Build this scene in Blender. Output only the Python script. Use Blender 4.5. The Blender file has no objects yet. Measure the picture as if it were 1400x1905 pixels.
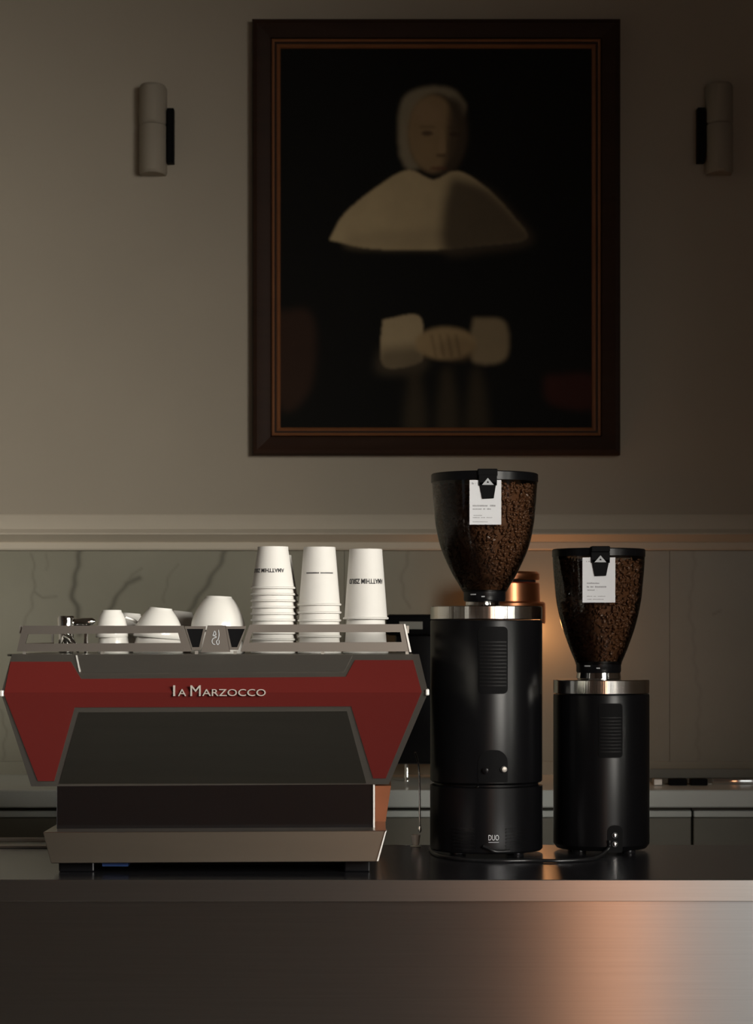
import bpy, bmesh, math, random
import numpy as np
from mathutils import Vector, Matrix

random.seed(7)
rng = np.random.default_rng(11)
scene = bpy.context.scene
COL = scene.collection

# ------------------------------------------------------------------ camera
F_PX, CX, HY, CAM_Y = 4200.0, 700.0, 1180.0, -4.2
COUNTER_Z = 0.90
EYE_Z = COUNTER_Z + 0.457
cam_d = bpy.data.cameras.new('camera')
cam_d.sensor_fit = 'HORIZONTAL'
cam_d.sensor_width = 36.0
cam_d.lens = 36.0 * F_PX / 1400.0
cam_d.shift_y = (HY - 952.5) / 1400.0
cam_d.dof.use_dof = True
cam_d.dof.focus_distance = 4.45
cam_d.dof.aperture_fstop = 13.0
cam = bpy.data.objects.new('camera', cam_d)
cam.location = (0, CAM_Y, EYE_Z)
cam.rotation_euler = (math.pi / 2, 0, 0)
COL.objects.link(cam)
scene.camera = cam

# ------------------------------------------------------------------ world, daylight, exposure
w = bpy.data.worlds.new('world')
scene.world = w
w.use_nodes = True
w.node_tree.nodes['Background'].inputs[0].default_value = (0.75, 0.85, 1.0, 1)
w.node_tree.nodes['Background'].inputs[1].default_value = 0.25
vs = scene.view_settings
vs.view_transform = 'Standard'
vs.look = 'None'
vs.exposure = 0.0
vs.gamma = 1.0
vs.use_curve_mapping = False

RX, LX, FY, CZ = 3.0, -3.4, -8.5, 3.9          # room shell: right, left, front, ceiling
WY = 2.38                                      # back wall plane
WIN_R = (-5.6, -1.7, 1.35, 3.15)               # window opening in the right wall  (y0, y1, z0, z1)
WIN_F_ADDED = (1.5, 2.9, 0.35, 2.65)                  # added front-wall window for frontal fill (x0, x1, z0, z1)
WIN_L = (-3.6, -2.2, 1.1, 2.6)                 # smaller window in the left wall


def daylight(name, loc, target, sx, sy, power, color, spread):
    l = bpy.data.lights.new(name, 'AREA')
    l.shape = 'RECTANGLE'
    l.size, l.size_y = sx, sy
    l.energy = power
    l.color = color
    l.spread = spread
    o = bpy.data.objects.new(name, l)
    o.location = loc
    d = Vector(target) - Vector(loc)
    o.rotation_euler = d.to_track_quat('-Z', 'Y').to_euler()
    COL.objects.link(o)
    return o


daylight('window_daylight_right', (RX + 0.28, -3.65, 2.42), (-1.5, 2.2, 0.8), 3.8, 1.8, 74, (1.0, 0.955, 0.87), math.radians(50))
daylight('added_front_fill', (2.2, FY - 0.28, 1.5), (2.2, 0, 1.4), 1.5, 2.4, 14, (1.0, 0.98, 0.95), math.radians(170))  # added fill behind the camera, also greys the steel counter front
daylight('left_window_added_fill', (LX - 0.28, -2.9, 1.85), (0.6, -7.5, 1.2), 1.3, 1.4, 12, (0.90, 0.95, 1.0), math.radians(130))  # turned to the front wall as added fill, away from the cups


# ------------------------------------------------------------------ helpers
def P(px, py, Y):
    k = (Y - CAM_Y) / F_PX
    return Vector(((px - CX) * k, Y, EYE_Z - (py - HY) * k))


def SX(px, Y):
    return (px - CX) * (Y - CAM_Y) / F_PX


def SZ(py, Y):
    return EYE_Z - (py - HY) * (Y - CAM_Y) / F_PX


WORLD = {}


def obj(name, bm, mat, parent=None, smooth=None, origin=None):
    """link bm (world coordinates) as one mesh object"""
    bmesh.ops.recalc_face_normals(bm, faces=bm.faces)
    me = bpy.data.meshes.new(name)
    bm.to_mesh(me)
    bm.free()
    return mobj(name, me, mat, parent, smooth, origin)


def mobj(name, me, mat, parent=None, smooth=None, origin=None):
    me.materials.append(mat)
    n = len(me.vertices)
    co = np.empty(n * 3)
    me.vertices.foreach_get('co', co)
    co = co.reshape(-1, 3)
    if parent is not None:
        org = WORLD[parent.name]
    elif origin is not None:
        org = Vector(origin)
    else:
        lo, hi = co.min(0), co.max(0)
        org = Vector(((lo[0] + hi[0]) / 2, (lo[1] + hi[1]) / 2, lo[2]))
    co -= np.array(org)
    me.vertices.foreach_set('co', co.ravel())
    me.update()
    if smooth is not None:
        me.shade_smooth()
        me.set_sharp_from_angle(angle=math.radians(smooth))
    o = bpy.data.objects.new(name, me)
    COL.objects.link(o)
    if parent is not None:
        o.parent = parent
    else:
        o.location = org
    WORLD[o.name] = Vector(org)
    return o


def tag(o, label=None, cat=None, group=None, kind=None):
    if label: o['label'] = label
    if cat: o['category'] = cat
    if group: o['group'] = group
    if kind: o['kind'] = kind
    return o


def thing(name, loc, label, cat, group=None, kind=None):
    o = bpy.data.objects.new(name, None)
    o.empty_display_size = 0.05
    o.location = loc
    COL.objects.link(o)
    WORLD[o.name] = Vector(loc)
    return tag(o, label, cat, group, kind)


def clone(root, loc, rot=None, label=None):
    r = root.copy()
    COL.objects.link(r)
    r.location = loc
    if rot is not None: r.rotation_euler = rot
    if label: r['label'] = label
    for ch in [c for c in bpy.data.objects if c.parent == root]:
        c = ch.copy()
        COL.objects.link(c)
        c.parent = r
        for g in [q for q in bpy.data.objects if q.parent == ch]:
            d = g.copy()
            COL.objects.link(d)
            d.parent = c
    return r


def box(x0, x1, y0, y1, z0, z1, bev=0.0, seg=2, bm=None):
    own = bm is None
    if own: bm = bmesh.new()
    r = bmesh.ops.create_cube(bm, size=1.0)
    for v in r['verts']:
        v.co = Vector(((x0 + x1) / 2 + v.co.x * (x1 - x0), (y0 + y1) / 2 + v.co.y * (y1 - y0), (z0 + z1) / 2 + v.co.z * (z1 - z0)))
    if bev:
        es = list({e for v in r['verts'] for e in v.link_edges})
        bmesh.ops.bevel(bm, geom=es, offset=bev, segments=seg, affect='EDGES', profile=0.5)
    return bm


def lathe(prof, c, seg=48, bm=None, caps=True):
    """prof: list of (r, z world); c: (x, y)"""
    if bm is None: bm = bmesh.new()
    rings = []
    for r, z in prof:
        if r < 1e-6:
            rings.append([bm.verts.new((c[0], c[1], z))])
        else:
            rings.append([bm.verts.new((c[0] + r * math.cos(2 * math.pi * i / seg), c[1] + r * math.sin(2 * math.pi * i / seg), z)) for i in range(seg)])
    for a, b in zip(rings, rings[1:]):
        for i in range(seg):
            j = (i + 1) % seg
            if len(a) == 1 and len(b) == 1: continue
            if len(a) == 1: bm.faces.new((a[0], b[i], b[j]))
            elif len(b) == 1: bm.faces.new((a[i], a[j], b[0]))
            else: bm.faces.new((a[i], a[j], b[j], b[i]))
    if caps:
        for r in (rings[0], rings[-1]):
            if len(r) > 1: bm.faces.new(r)
    return bm


def tube(pts, rad, seg=10, bm=None, closed=False):
    if bm is None: bm = bmesh.new()
    pts = [Vector(p) for p in pts]
    n = len(pts)
    rings = []
    up = None
    for i, p in enumerate(pts):
        a = pts[i - 1] if (i > 0 or closed) else pts[i]
        b = pts[(i + 1) % n] if (i < n - 1 or closed) else pts[i]
        t = (b - a).normalized()
        if up is None:
            up = Vector((0, 0, 1)) if abs(t.z) < 0.9 else Vector((1, 0, 0))
        s = t.cross(up).normalized()
        up = s.cross(t).normalized()
        r = rad[i] if isinstance(rad, (list, tuple)) else rad
        rings.append([bm.verts.new(p + r * (math.cos(2 * math.pi * k / seg) * s + math.sin(2 * math.pi * k / seg) * up)) for k in range(seg)])
    prs = list(zip(rings, rings[1:])) + ([(rings[-1], rings[0])] if closed else [])
    for a, b in prs:
        for k in range(seg):
            j = (k + 1) % seg
            bm.faces.new((a[k], a[j], b[j], b[k]))
    if not closed:
        bm.faces.new(rings[0]); bm.faces.new(rings[-1])
    return bm


def spline(pts, n=12):
    """Catmull-Rom through pts"""
    pts = [Vector(p) for p in pts]
    ext = [2 * pts[0] - pts[1]] + pts + [2 * pts[-1] - pts[-2]]
    out = []
    for i in range(1, len(ext) - 2):
        p0, p1, p2, p3 = ext[i - 1:i + 3]
        for k in range(n):
            t = k / n
            out.append(0.5 * ((2 * p1) + (-p0 + p2) * t + (2 * p0 - 5 * p1 + 4 * p2 - p3) * t * t + (-p0 + 3 * p1 - 3 * p2 + p3) * t ** 3))
    out.append(pts[-1])
    return out


def prism_xz(poly, y0, y1, bm=None, bev=0.0):
    """poly: (x, z) points, extruded along y"""
    if bm is None: bm = bmesh.new()
    a = [bm.verts.new((x, y0, z)) for x, z in poly]
    b = [bm.verts.new((x, y1, z)) for x, z in poly]
    fa = bm.faces.new(a); bm.faces.new(b[::-1])
    n = len(poly)
    for i in range(n):
        j = (i + 1) % n
        bm.faces.new((a[i], b[i], b[j], a[j]))
    if bev:
        bmesh.ops.bevel(bm, geom=list(bm.edges), offset=bev, segments=1, affect='EDGES')
    return bm


def text_mesh(body, size, extrude=0.0, sx=1.0, align='LEFT', bold=0.0):
    cu = bpy.data.curves.new('txt', 'FONT')
    cu.body = body
    cu.size = size
    cu.extrude = extrude
    cu.align_x = align
    cu.resolution_u = 3
    cu.offset = bold
    o = bpy.data.objects.new('txt', cu)
    COL.objects.link(o)
    dg = bpy.context.evaluated_depsgraph_get()
    me = bpy.data.meshes.new_from_object(o.evaluated_get(dg))
    bpy.data.objects.remove(o)
    bpy.data.curves.remove(cu)
    bm = bmesh.new()
    bm.from_mesh(me)
    bpy.data.meshes.remove(me)
    for v in bm.verts: v.co.x *= sx
    return bm


# ------------------------------------------------------------------ materials
def mat(name, color, rough=0.5, metal=0.0, noise=None, bump=None, aniso=0.0, coat=0.0, spec=0.5, emit=None, tangent=None):
    m = bpy.data.materials.new(name)
    m.use_nodes = True
    nt = m.node_tree
    b = nt.nodes['Principled BSDF']
    b.inputs['Base Color'].default_value = (*color, 1)
    b.inputs['Roughness'].default_value = rough
    b.inputs['Metallic'].default_value = metal
    b.inputs['Anisotropic'].default_value = aniso
    b.inputs['Coat Weight'].default_value = coat
    b.inputs['Specular IOR Level'].default_value = spec
    if emit:
        b.inputs['Emission Color'].default_value = (*emit[0], 1)
        b.inputs['Emission Strength'].default_value = emit[1]
    if tangent:
        cv = nt.nodes.new('ShaderNodeCombineXYZ')
        for i in range(3): cv.inputs[i].default_value = tangent[i]
        nt.links.new(cv.outputs[0], b.inputs['Tangent'])
    tc = None
    if noise or bump:
        tc = nt.nodes.new('ShaderNodeTexCoord')
    if noise:                       # (scale xyz, amount, detail)
        sc, amt, det = noise
        mp = nt.nodes.new('ShaderNodeMapping')
        mp.inputs['Scale'].default_value = sc
        nz = nt.nodes.new('ShaderNodeTexNoise')
        nz.inputs['Scale'].default_value = 1.0
        nz.inputs['Detail'].default_value = det
        mr = nt.nodes.new('ShaderNodeMapRange')
        mr.inputs['To Min'].default_value = 1 - amt
        mr.inputs['To Max'].default_value = 1 + amt
        mx = nt.nodes.new('ShaderNodeMix')
        mx.data_type = 'RGBA'
        mx.blend_type = 'MULTIPLY'
        mx.inputs[0].default_value = 1.0
        mx.inputs[6].default_value = (*color, 1)
        nt.links.new(tc.outputs['Object'], mp.inputs['Vector'])
        nt.links.new(mp.outputs[0], nz.inputs['Vector'])
        nt.links.new(nz.outputs['Fac'], mr.inputs['Value'])
        nt.links.new(mr.outputs[0], mx.inputs[7])
        nt.links.new(mx.outputs[2], b.inputs['Base Color'])
    if bump:                        # (scale xyz, strength, distance)
        sc, st, di = bump
        mp = nt.nodes.new('ShaderNodeMapping')
        mp.inputs['Scale'].default_value = sc
        nz = nt.nodes.new('ShaderNodeTexNoise')
        nz.inputs['Scale'].default_value = 1.0
        nz.inputs['Detail'].default_value = 4
        bp = nt.nodes.new('ShaderNodeBump')
        bp.inputs['Strength'].default_value = st
        bp.inputs['Distance'].default_value = di
        nt.links.new(tc.outputs['Object'], mp.inputs['Vector'])
        nt.links.new(mp.outputs[0], nz.inputs['Vector'])
        nt.links.new(nz.outputs['Fac'], bp.inputs['Height'])
        nt.links.new(bp.outputs[0], b.inputs['Normal'])
    return m


def attr_mat(name, attr, rough, spec=0.5, noise=0.0, nscale=3.0):
    m = bpy.data.materials.new(name)
    m.use_nodes = True
    nt = m.node_tree
    b = nt.nodes['Principled BSDF']
    b.inputs['Roughness'].default_value = rough
    b.inputs['Specular IOR Level'].default_value = spec
    a = nt.nodes.new('ShaderNodeAttribute')
    a.attribute_name = attr
    tc = nt.nodes.new('ShaderNodeTexCoord')
    nz = nt.nodes.new('ShaderNodeTexNoise')
    nz.inputs['Scale'].default_value = nscale
    nz.inputs['Detail'].default_value = 6
    mr = nt.nodes.new('ShaderNodeMapRange')
    mr.inputs['To Min'].default_value = 1 - noise
    mr.inputs['To Max'].default_value = 1 + noise
    mx = nt.nodes.new('ShaderNodeMix')
    mx.data_type = 'RGBA'
    mx.blend_type = 'MULTIPLY'
    mx.inputs[0].default_value = 1.0
    nt.links.new(tc.outputs['Object'], nz.inputs['Vector'])
    nt.links.new(nz.outputs['Fac'], mr.inputs['Value'])
    nt.links.new(a.outputs['Color'], mx.inputs[6])
    nt.links.new(mr.outputs[0], mx.inputs[7])
    nt.links.new(mx.outputs[2], b.inputs['Base Color'])
    return m


def smoky_plastic(name, tint):
    m = bpy.data.materials.new(name)
    m.use_nodes = True
    nt = m.node_tree
    nt.nodes.remove(nt.nodes['Principled BSDF'])
    out = nt.nodes['Material Output']
    tr = nt.nodes.new('ShaderNodeBsdfTransparent')
    tr.inputs[0].default_value = (*tint, 1)
    gl = nt.nodes.new('ShaderNodeBsdfGlossy')
    gl.inputs['Roughness'].default_value = 0.06
    gl.inputs[0].default_value = (0.9, 0.9, 0.9, 1)
    lw = nt.nodes.new('ShaderNodeFresnel')
    lw.inputs['IOR'].default_value = 1.45
    ms = nt.nodes.new('ShaderNodeMixShader')
    nt.links.new(lw.outputs[0], ms.inputs[0])
    nt.links.new(tr.outputs[0], ms.inputs[1])
    nt.links.new(gl.outputs[0], ms.inputs[2])
    nt.links.new(ms.outputs[0], out.inputs['Surface'])
    return m


M = {}
M['plaster'] = mat('plaster', (0.40, 0.352, 0.28), 0.9, noise=((1.6, 1.6, 1.6), 0.10, 5), bump=((30, 30, 30), 0.12, 0.004))
M['ledge'] = mat('ledge_paint', (0.62, 0.555, 0.45), 0.8, noise=((3, 3, 3), 0.06, 4))
M['room_wall'] = mat('room_wall', (0.48, 0.45, 0.40), 0.9, noise=((2, 2, 2), 0.06, 3))
M['ceiling'] = mat('ceiling_paint', (0.42, 0.39, 0.34), 0.9, noise=((2, 2, 2), 0.05, 3))
M['floor'] = mat('floor_concrete', (0.10, 0.09, 0.08), 0.5, noise=((3, 3, 3), 0.2, 6))
M['brushed'] = mat('brushed_steel', (0.68, 0.685, 0.68), 0.285, 1.0, noise=((3, 3, 260), 0.10, 3), bump=((4, 4, 520), 0.04, 0.0006), aniso=0.95, tangent=(0, 0, 1))
M['worktop'] = mat('worktop_steel', (0.25, 0.25, 0.285), 0.24, 1.0, noise=((2, 80, 2), 0.08, 3), bump=((2, 200, 2), 0.03, 0.0005))
M['edge'] = mat('edge_steel', (0.60, 0.595, 0.58), 0.30, 1.0, noise=((3, 3, 260), 0.08, 3), aniso=0.8, tangent=(0, 0, 1))
M['upper_plate'] = mat('upper_plate_steel', (0.36, 0.34, 0.31), 0.45, 1.0, noise=((4, 4, 60), 0.06, 3))
M['rail'] = mat('rail_steel', (0.25, 0.225, 0.20), 0.42, 1.0, noise=((6, 6, 6), 0.05, 2))
M['steel'] = mat('satin_steel', (0.43, 0.405, 0.37), 0.42, 1.0, noise=((6, 6, 6), 0.05, 2))
M['plate'] = mat('panel_steel', (0.22, 0.215, 0.19), 0.36, 1.0, noise=((4, 4, 60), 0.08, 3))
M['tray'] = mat('tray_steel', (0.34, 0.305, 0.25), 0.30, 1.0, noise=((4, 4, 30), 0.05, 2))
M['mirror'] = mat('polished_dark_steel', (0.30, 0.31, 0.36), 0.10, 1.0, noise=((2, 2, 2), 0.04, 2))
M['chrome'] = mat('chrome', (0.75, 0.75, 0.74), 0.07, 1.0)
M['ring'] = mat('turned_steel', (0.84, 0.83, 0.80), 0.15, 1.0, noise=((3, 3, 400), 0.05, 2), bump=((130, 130, 1), 0.30, 0.002))
M['red'] = mat('red_enamel', (0.112, 0.0118, 0.0098), 0.42, coat=0.2, noise=((3, 3, 3), 0.06, 2))
M['black'] = mat('black_powder_coat', (0.0042, 0.0042, 0.0050), 0.30, spec=0.22, noise=((50, 50, 50), 0.1, 2))
M['black_matte'] = mat('black_plastic', (0.0035, 0.0035, 0.004), 0.6, spec=0.08, noise=((40, 40, 40), 0.1, 2))
M['slat'] = mat('slat_plastic', (0.0045, 0.0045, 0.005), 0.42, spec=0.14, noise=((40, 40, 40), 0.1, 2))
M['rubber'] = mat('black_rubber', (0.01, 0.01, 0.011), 0.35, noise=((60, 60, 60), 0.1, 2))
M['ceramic'] = mat('white_ceramic', (0.76, 0.74, 0.70), 0.15, noise=((8, 8, 8), 0.02, 2))
M['paper'] = mat('white_cup_paper', (0.72, 0.70, 0.665), 0.65, noise=((60, 60, 60), 0.02, 2))
M['card'] = mat('white_card', (0.74, 0.75, 0.78), 0.6, noise=((40, 40, 40), 0.02, 2))
M['ink'] = mat('black_ink', (0.03, 0.03, 0.032), 0.6, noise=((40, 40, 40), 0.1, 2))
M['ink_grey'] = mat('grey_ink', (0.30, 0.30, 0.32), 0.6, noise=((40, 40, 40), 0.1, 2))
M['silver_print'] = mat('silver_print', (0.45, 0.47, 0.49), 0.4, noise=((40, 40, 40), 0.05, 2))
M['copper'] = mat('copper', (0.80, 0.33, 0.16), 0.28, 1.0, noise=((5, 5, 5), 0.12, 3))
M['frame_wood'] = mat('dark_frame_wood', (0.030, 0.013, 0.0065), 0.6, spec=0.2, noise=((5, 5, 40), 0.35, 4), bump=((10, 10, 60), 0.2, 0.002))
M['frame_bead'] = mat('brown_gilt_bead', (0.22, 0.085, 0.032), 0.5, noise=((12, 12, 12), 0.2, 4))
M['sconce'] = mat('plaster_sconce', (0.31, 0.272, 0.215), 0.85, noise=((6, 6, 6), 0.06, 4))
M['bean'] = mat('roasted_coffee', (0.145, 0.068, 0.033), 0.32, noise=((90, 90, 90), 0.45, 2))
M['hopper'] = smoky_plastic('smoky_hopper_plastic', (0.72, 0.69, 0.66))
M['cabinet'] = mat('cabinet_front', (0.19, 0.178, 0.142), 0.45, noise=((3, 3, 12), 0.15, 4))
M['stone'] = mat('pale_stone_top', (0.66, 0.69, 0.655), 0.30, noise=((4, 4, 4), 0.12, 6))
M['dark_gap'] = mat('dark_recess', (0.01, 0.01, 0.01), 0.9, noise=((4, 4, 4), 0.1, 2))
M['blue'] = mat('painted_blue_reflection', (0.02, 0.05, 0.16), 0.3, noise=((20, 20, 20), 0.1, 2))  # blue of a light reflection, put into the colour
M['shade'] = mat('lit_lamp_shade', (0.8, 0.45, 0.25), 0.8, emit=((1.0, 0.42, 0.20), 4.2), noise=((8, 8, 8), 0.03, 2))
M['highlight'] = mat('painted_edge_highlight', (0.80, 0.78, 0.75), 0.5, 0.5, noise=((20, 20, 20), 0.03, 2))  # pale steel painting the highlights and glints along the machine's edges
M['wing'] = mat('painted_copper_reflection', (0.27, 0.105, 0.055), 0.4, 1.0, noise=((20, 20, 20), 0.2, 2))  # copper reflection in the steel side panel, painted as its colour
M['letter'] = mat('raised_letter_metal', (0.50, 0.46, 0.42), 0.5, 0.7, noise=((20, 20, 20), 0.03, 2))
M['lamp_metal'] = mat('lamp_brass', (0.35, 0.22, 0.10), 0.35, 1.0, noise=((8, 8, 8), 0.05, 2))
M['win_frame'] = mat('window_frame_paint', (0.05, 0.05, 0.05), 0.5, noise=((8, 8, 8), 0.05, 2))
M['canvas'] = attr_mat('painted_canvas', 'paint', 0.7, 0.12, 0.12, 14.0)
M['marble'] = attr_mat('grey_green_marble', 'vein', 0.32, 0.4, 0.10, 5.0)
M['pane'] = smoky_plastic('window_glass', (0.96, 0.97, 0.96))

# ------------------------------------------------------------------ room shell
tag(obj('floor', box(LX - .3, RX + .3, FY - .2, WY + .2, -0.12, 0.0), M['floor']), 'dark concrete floor of the cafe', 'floor', kind='structure')
tag(obj('ceiling', box(LX - .3, RX + .3, FY - .2, WY + .2, CZ, CZ + 0.12), M['ceiling']), 'plain painted cafe ceiling', 'ceiling', kind='structure')
tag(obj('wall_back', box(LX - .3, RX + .3, WY, WY + .2, 0, CZ), M['plaster']), 'beige plastered wall behind the framed painting', 'wall', kind='structure')
bm = box(LX - .3, WIN_F_ADDED[0], FY - .2, FY, 0, CZ)
box(WIN_F_ADDED[1], RX + .3, FY - .2, FY, 0, CZ, bm=bm)
box(WIN_F_ADDED[0], WIN_F_ADDED[1], FY - .2, FY, 0, WIN_F_ADDED[2], bm=bm)
box(WIN_F_ADDED[0], WIN_F_ADDED[1], FY - .2, FY, WIN_F_ADDED[3], CZ, bm=bm)
tag(obj('wall_front', bm, M['room_wall']), 'plain wall facing the bar across the room', 'wall', kind='structure')


def window_wall(name, x0, x1, win, label):
    y0, y1, z0, z1 = win
    bm = box(x0, x1, FY, y0, 0, CZ)
    box(x0, x1, y1, WY, 0, CZ, bm=bm)
    box(x0, x1, y0, y1, 0, z0, bm=bm)
    box(x0, x1, y0, y1, z1, CZ, bm=bm)
    return tag(obj(name, bm, M['room_wall']), label, 'wall', kind='structure')


window_wall('wall_right', RX, RX + .2, WIN_R, 'plain side wall with the wide window')
window_wall('wall_left', LX - .2, LX, WIN_L, 'plain side wall with the small window')


def window(name, x, win, nbars, label):
    y0, y1, z0, z1 = win
    e = thing(name, (x, (y0 + y1) / 2, z0), label, 'window', kind='structure')
    t = 0.05
    for a in ((y0, y1, z0, z0 + t), (y0, y1, z1 - t, z1), (y0, y0 + t, z0, z1), (y1 - t, y1, z0, z1)):
        obj('window_frame', box(x - .03, x + .03, *a, bev=.004, seg=1), M['win_frame'], e)
    for i in range(1, nbars):
        yy = y0 + (y1 - y0) * i / nbars
        obj('glazing_bar', box(x - .025, x + .025, yy - .02, yy + .02, z0 + t, z1 - t), M['win_frame'], e)
    for i in range(nbars):
        ya = y0 + (y1 - y0) * i / nbars + .03
        yb = y0 + (y1 - y0) * (i + 1) / nbars - .03
        obj('pane', box(x - .002, x + .002, ya, yb, z0 + .04, z1 - .04), M['pane'], e)


window('window_1', RX + .1, WIN_R, 3, 'wide three-pane window in the side wall')
window('window_2', LX - .1, WIN_L, 2, 'small two-pane window in the side wall')

e = thing('added_window_3', ((WIN_F_ADDED[0] + WIN_F_ADDED[1]) / 2, FY - .1, WIN_F_ADDED[2]), 'added tall single-pane window in the wall across the room', 'window', kind='structure')  # unseen opening put in to carry the front fill
for a in ((WIN_F_ADDED[0], WIN_F_ADDED[1], WIN_F_ADDED[2], WIN_F_ADDED[2] + .05), (WIN_F_ADDED[0], WIN_F_ADDED[1], WIN_F_ADDED[3] - .05, WIN_F_ADDED[3]), (WIN_F_ADDED[0], WIN_F_ADDED[0] + .05, WIN_F_ADDED[2], WIN_F_ADDED[3]), (WIN_F_ADDED[1] - .05, WIN_F_ADDED[1], WIN_F_ADDED[2], WIN_F_ADDED[3])):
    obj('window_frame', box(a[0], a[1], FY - .13, FY - .07, a[2], a[3], bev=.004, seg=1), M['win_frame'], e)
obj('pane', box(WIN_F_ADDED[0] + .03, WIN_F_ADDED[1] - .03, FY - .102, FY - .098, WIN_F_ADDED[2] + .03, WIN_F_ADDED[3] - .03), M['pane'], e)

# wall ledge moulding between plaster and marble: profile in (y, py)
prof = [(WY, 957), (WY - .006, 960), (WY - .028, 985), (WY - .048, 993), (WY - .050, 995.5), (WY - .046, 997), (WY - .016, 1009), (WY - .019, 1010.5), (WY - .021, 1021), (WY - .018, 1024), (WY, 1024)]
pts = [(y, SZ(py, WY)) for y, py in prof]
bm = bmesh.new()
va = [bm.verts.new((LX, y, z)) for y, z in pts]
vb = [bm.verts.new((RX, y, z)) for y, z in pts]
bm.faces.new(va); bm.faces.new(vb[::-1])
for i in range(len(pts)):
    j = (i + 1) % len(pts)
    bm.faces.new((va[i], vb[i], vb[j], va[j]))
tag(obj('trim_1', bm, M['ledge'], smooth=25), 'beige moulded ledge running along the wall above the marble', 'moulding', kind='structure')

# marble backsplash: slabs with veins
def seg_dist(X, Y, pl):
    d = np.full(X.shape, 1e9)
    for (x0, y0), (x1, y1) in zip(pl, pl[1:]):
        dx, dy = x1 - x0, y1 - y0
        t = np.clip(((X - x0) * dx + (Y - y0) * dy) / (dx * dx + dy * dy + 1e-9), 0, 1)
        d = np.minimum(d, np.hypot(X - x0 - t * dx, Y - y0 - t * dy))
    return d


VEINS = [([(150, 1018), (145, 1045), (143, 1070), (137, 1095), (138, 1115), (146, 1145), (150, 1180)], 5.0, .62),
         ([(262, 1075), (236, 1086), (222, 1108), (206, 1132), (190, 1170)], 4.0, .55),
         ([(236, 1086), (250, 1070), (264, 1058)], 2.5, .25),
         ([(422, 1015), (412, 1042), (398, 1066), (378, 1098), (356, 1130), (330, 1170)], 5.0, .55),
         ([(60, 1030), (66, 1070), (64, 1100), (80, 1112), (108, 1110)], 2.0, .30),
         ([(64, 1100), (56, 1135), (40, 1170)], 2.2, .25),
         ([(306, 1120), (312, 1080), (330, 1050)], 2.2, .22), ([(90, 1030), (88, 1060)], 2, .18),
         ([(0, 1320), (12, 1360), (8, 1412)], 2.5, .25), ([(600, 1030), (620, 1090), (610, 1180)], 3, .2),
         ([(760, 1025), (745, 1080), (760, 1130)], 3, .2), ([(1325, 1143), (1338, 1136)], 2, .3),
         ([(1290, 1028), (1282, 1140), (1300, 1300), (1296, 1412)], 3, .15)]
bs = thing('marble_backsplash', (0, WY, SZ(1440, WY)), 'grey-green veined marble backsplash under the wall ledge', 'backsplash', kind='structure')


def marble_slab(px0, px1, py0, py1, y0, y1, name='slab', step=3.2):
    nx, ny = max(2, int((px1 - px0) / step)), max(2, int((py1 - py0) / step))
    xs = np.linspace(px0, px1, nx)
    ys = np.linspace(py0, py1, ny)
    gx, gy = np.meshgrid(xs, ys)
    k = (WY - CAM_Y) / F_PX
    verts = np.stack([(gx - CX) * k, np.full(gx.shape, y0), EYE_Z - (gy - HY) * k], -1).reshape(-1, 3)
    faces = [(j * nx + i, j * nx + i + 1, (j + 1) * nx + i + 1, (j + 1) * nx + i) for j in range(ny - 1) for i in range(nx - 1)]
    n0 = len(verts)
    border = [i for i in range(nx)] + [j * nx + nx - 1 for j in range(1, ny)] + [(ny - 1) * nx + i for i in range(nx - 2, -1, -1)] + [j * nx for j in range(ny - 2, 0, -1)]
    bv = verts[border].copy()
    bv[:, 1] = y1
    verts = np.vstack([verts, bv])
    nb = len(border)
    faces += [(border[i], n0 + i, n0 + (i + 1) % nb, border[(i + 1) % nb]) for i in range(nb)]
    me = bpy.data.meshes.new(name)
    me.from_pydata(verts.tolist(), [], faces)
    v = np.zeros(gx.shape)
    wob = 2.2 * np.sin(gy * .16) + 1.5 * np.sin(gy * .05 + gx * .07)
    for pl, wd, st in VEINS:
        v = np.maximum(v, st * np.exp(-(seg_dist(gx + wob, gy, pl) / wd) ** 2))
    cloud = .5 + .5 * np.sin(gx * .011 + 1.3 * np.sin(gy * .013)) * np.sin(gy * .017 + gx * .004)
    base = np.array([.305, .293, .228]); alt = np.array([.34, .325, .258]); dark = np.array([.055, .052, .042])
    c = base[None, None] * (1 - cloud[..., None]) + alt[None, None] * cloud[..., None]
    c = c * (1 - v[..., None]) + dark * v[..., None]
    c = np.vstack([c.reshape(-1, 3), c.reshape(-1, 3)[border]])
    a = me.color_attributes.new('vein', 'FLOAT_COLOR', 'POINT')
    a.data.foreach_set('color', np.hstack([c, np.ones((len(c), 1))]).astype(np.float32).ravel())
    return mobj(name, me, M['marble'], bs)


marble_slab(-260, 640, 1025, 1416, WY - .008, WY)
marble_slab(640.8, 1244, 1025, 1416, WY - .008, WY)
marble_slab(1244.8, 1640, 1025, 1416, WY - .008, WY)
marble_slab(-260, 1640, 1416, 1441, WY - .030, WY, 'upstand', 6)

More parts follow.
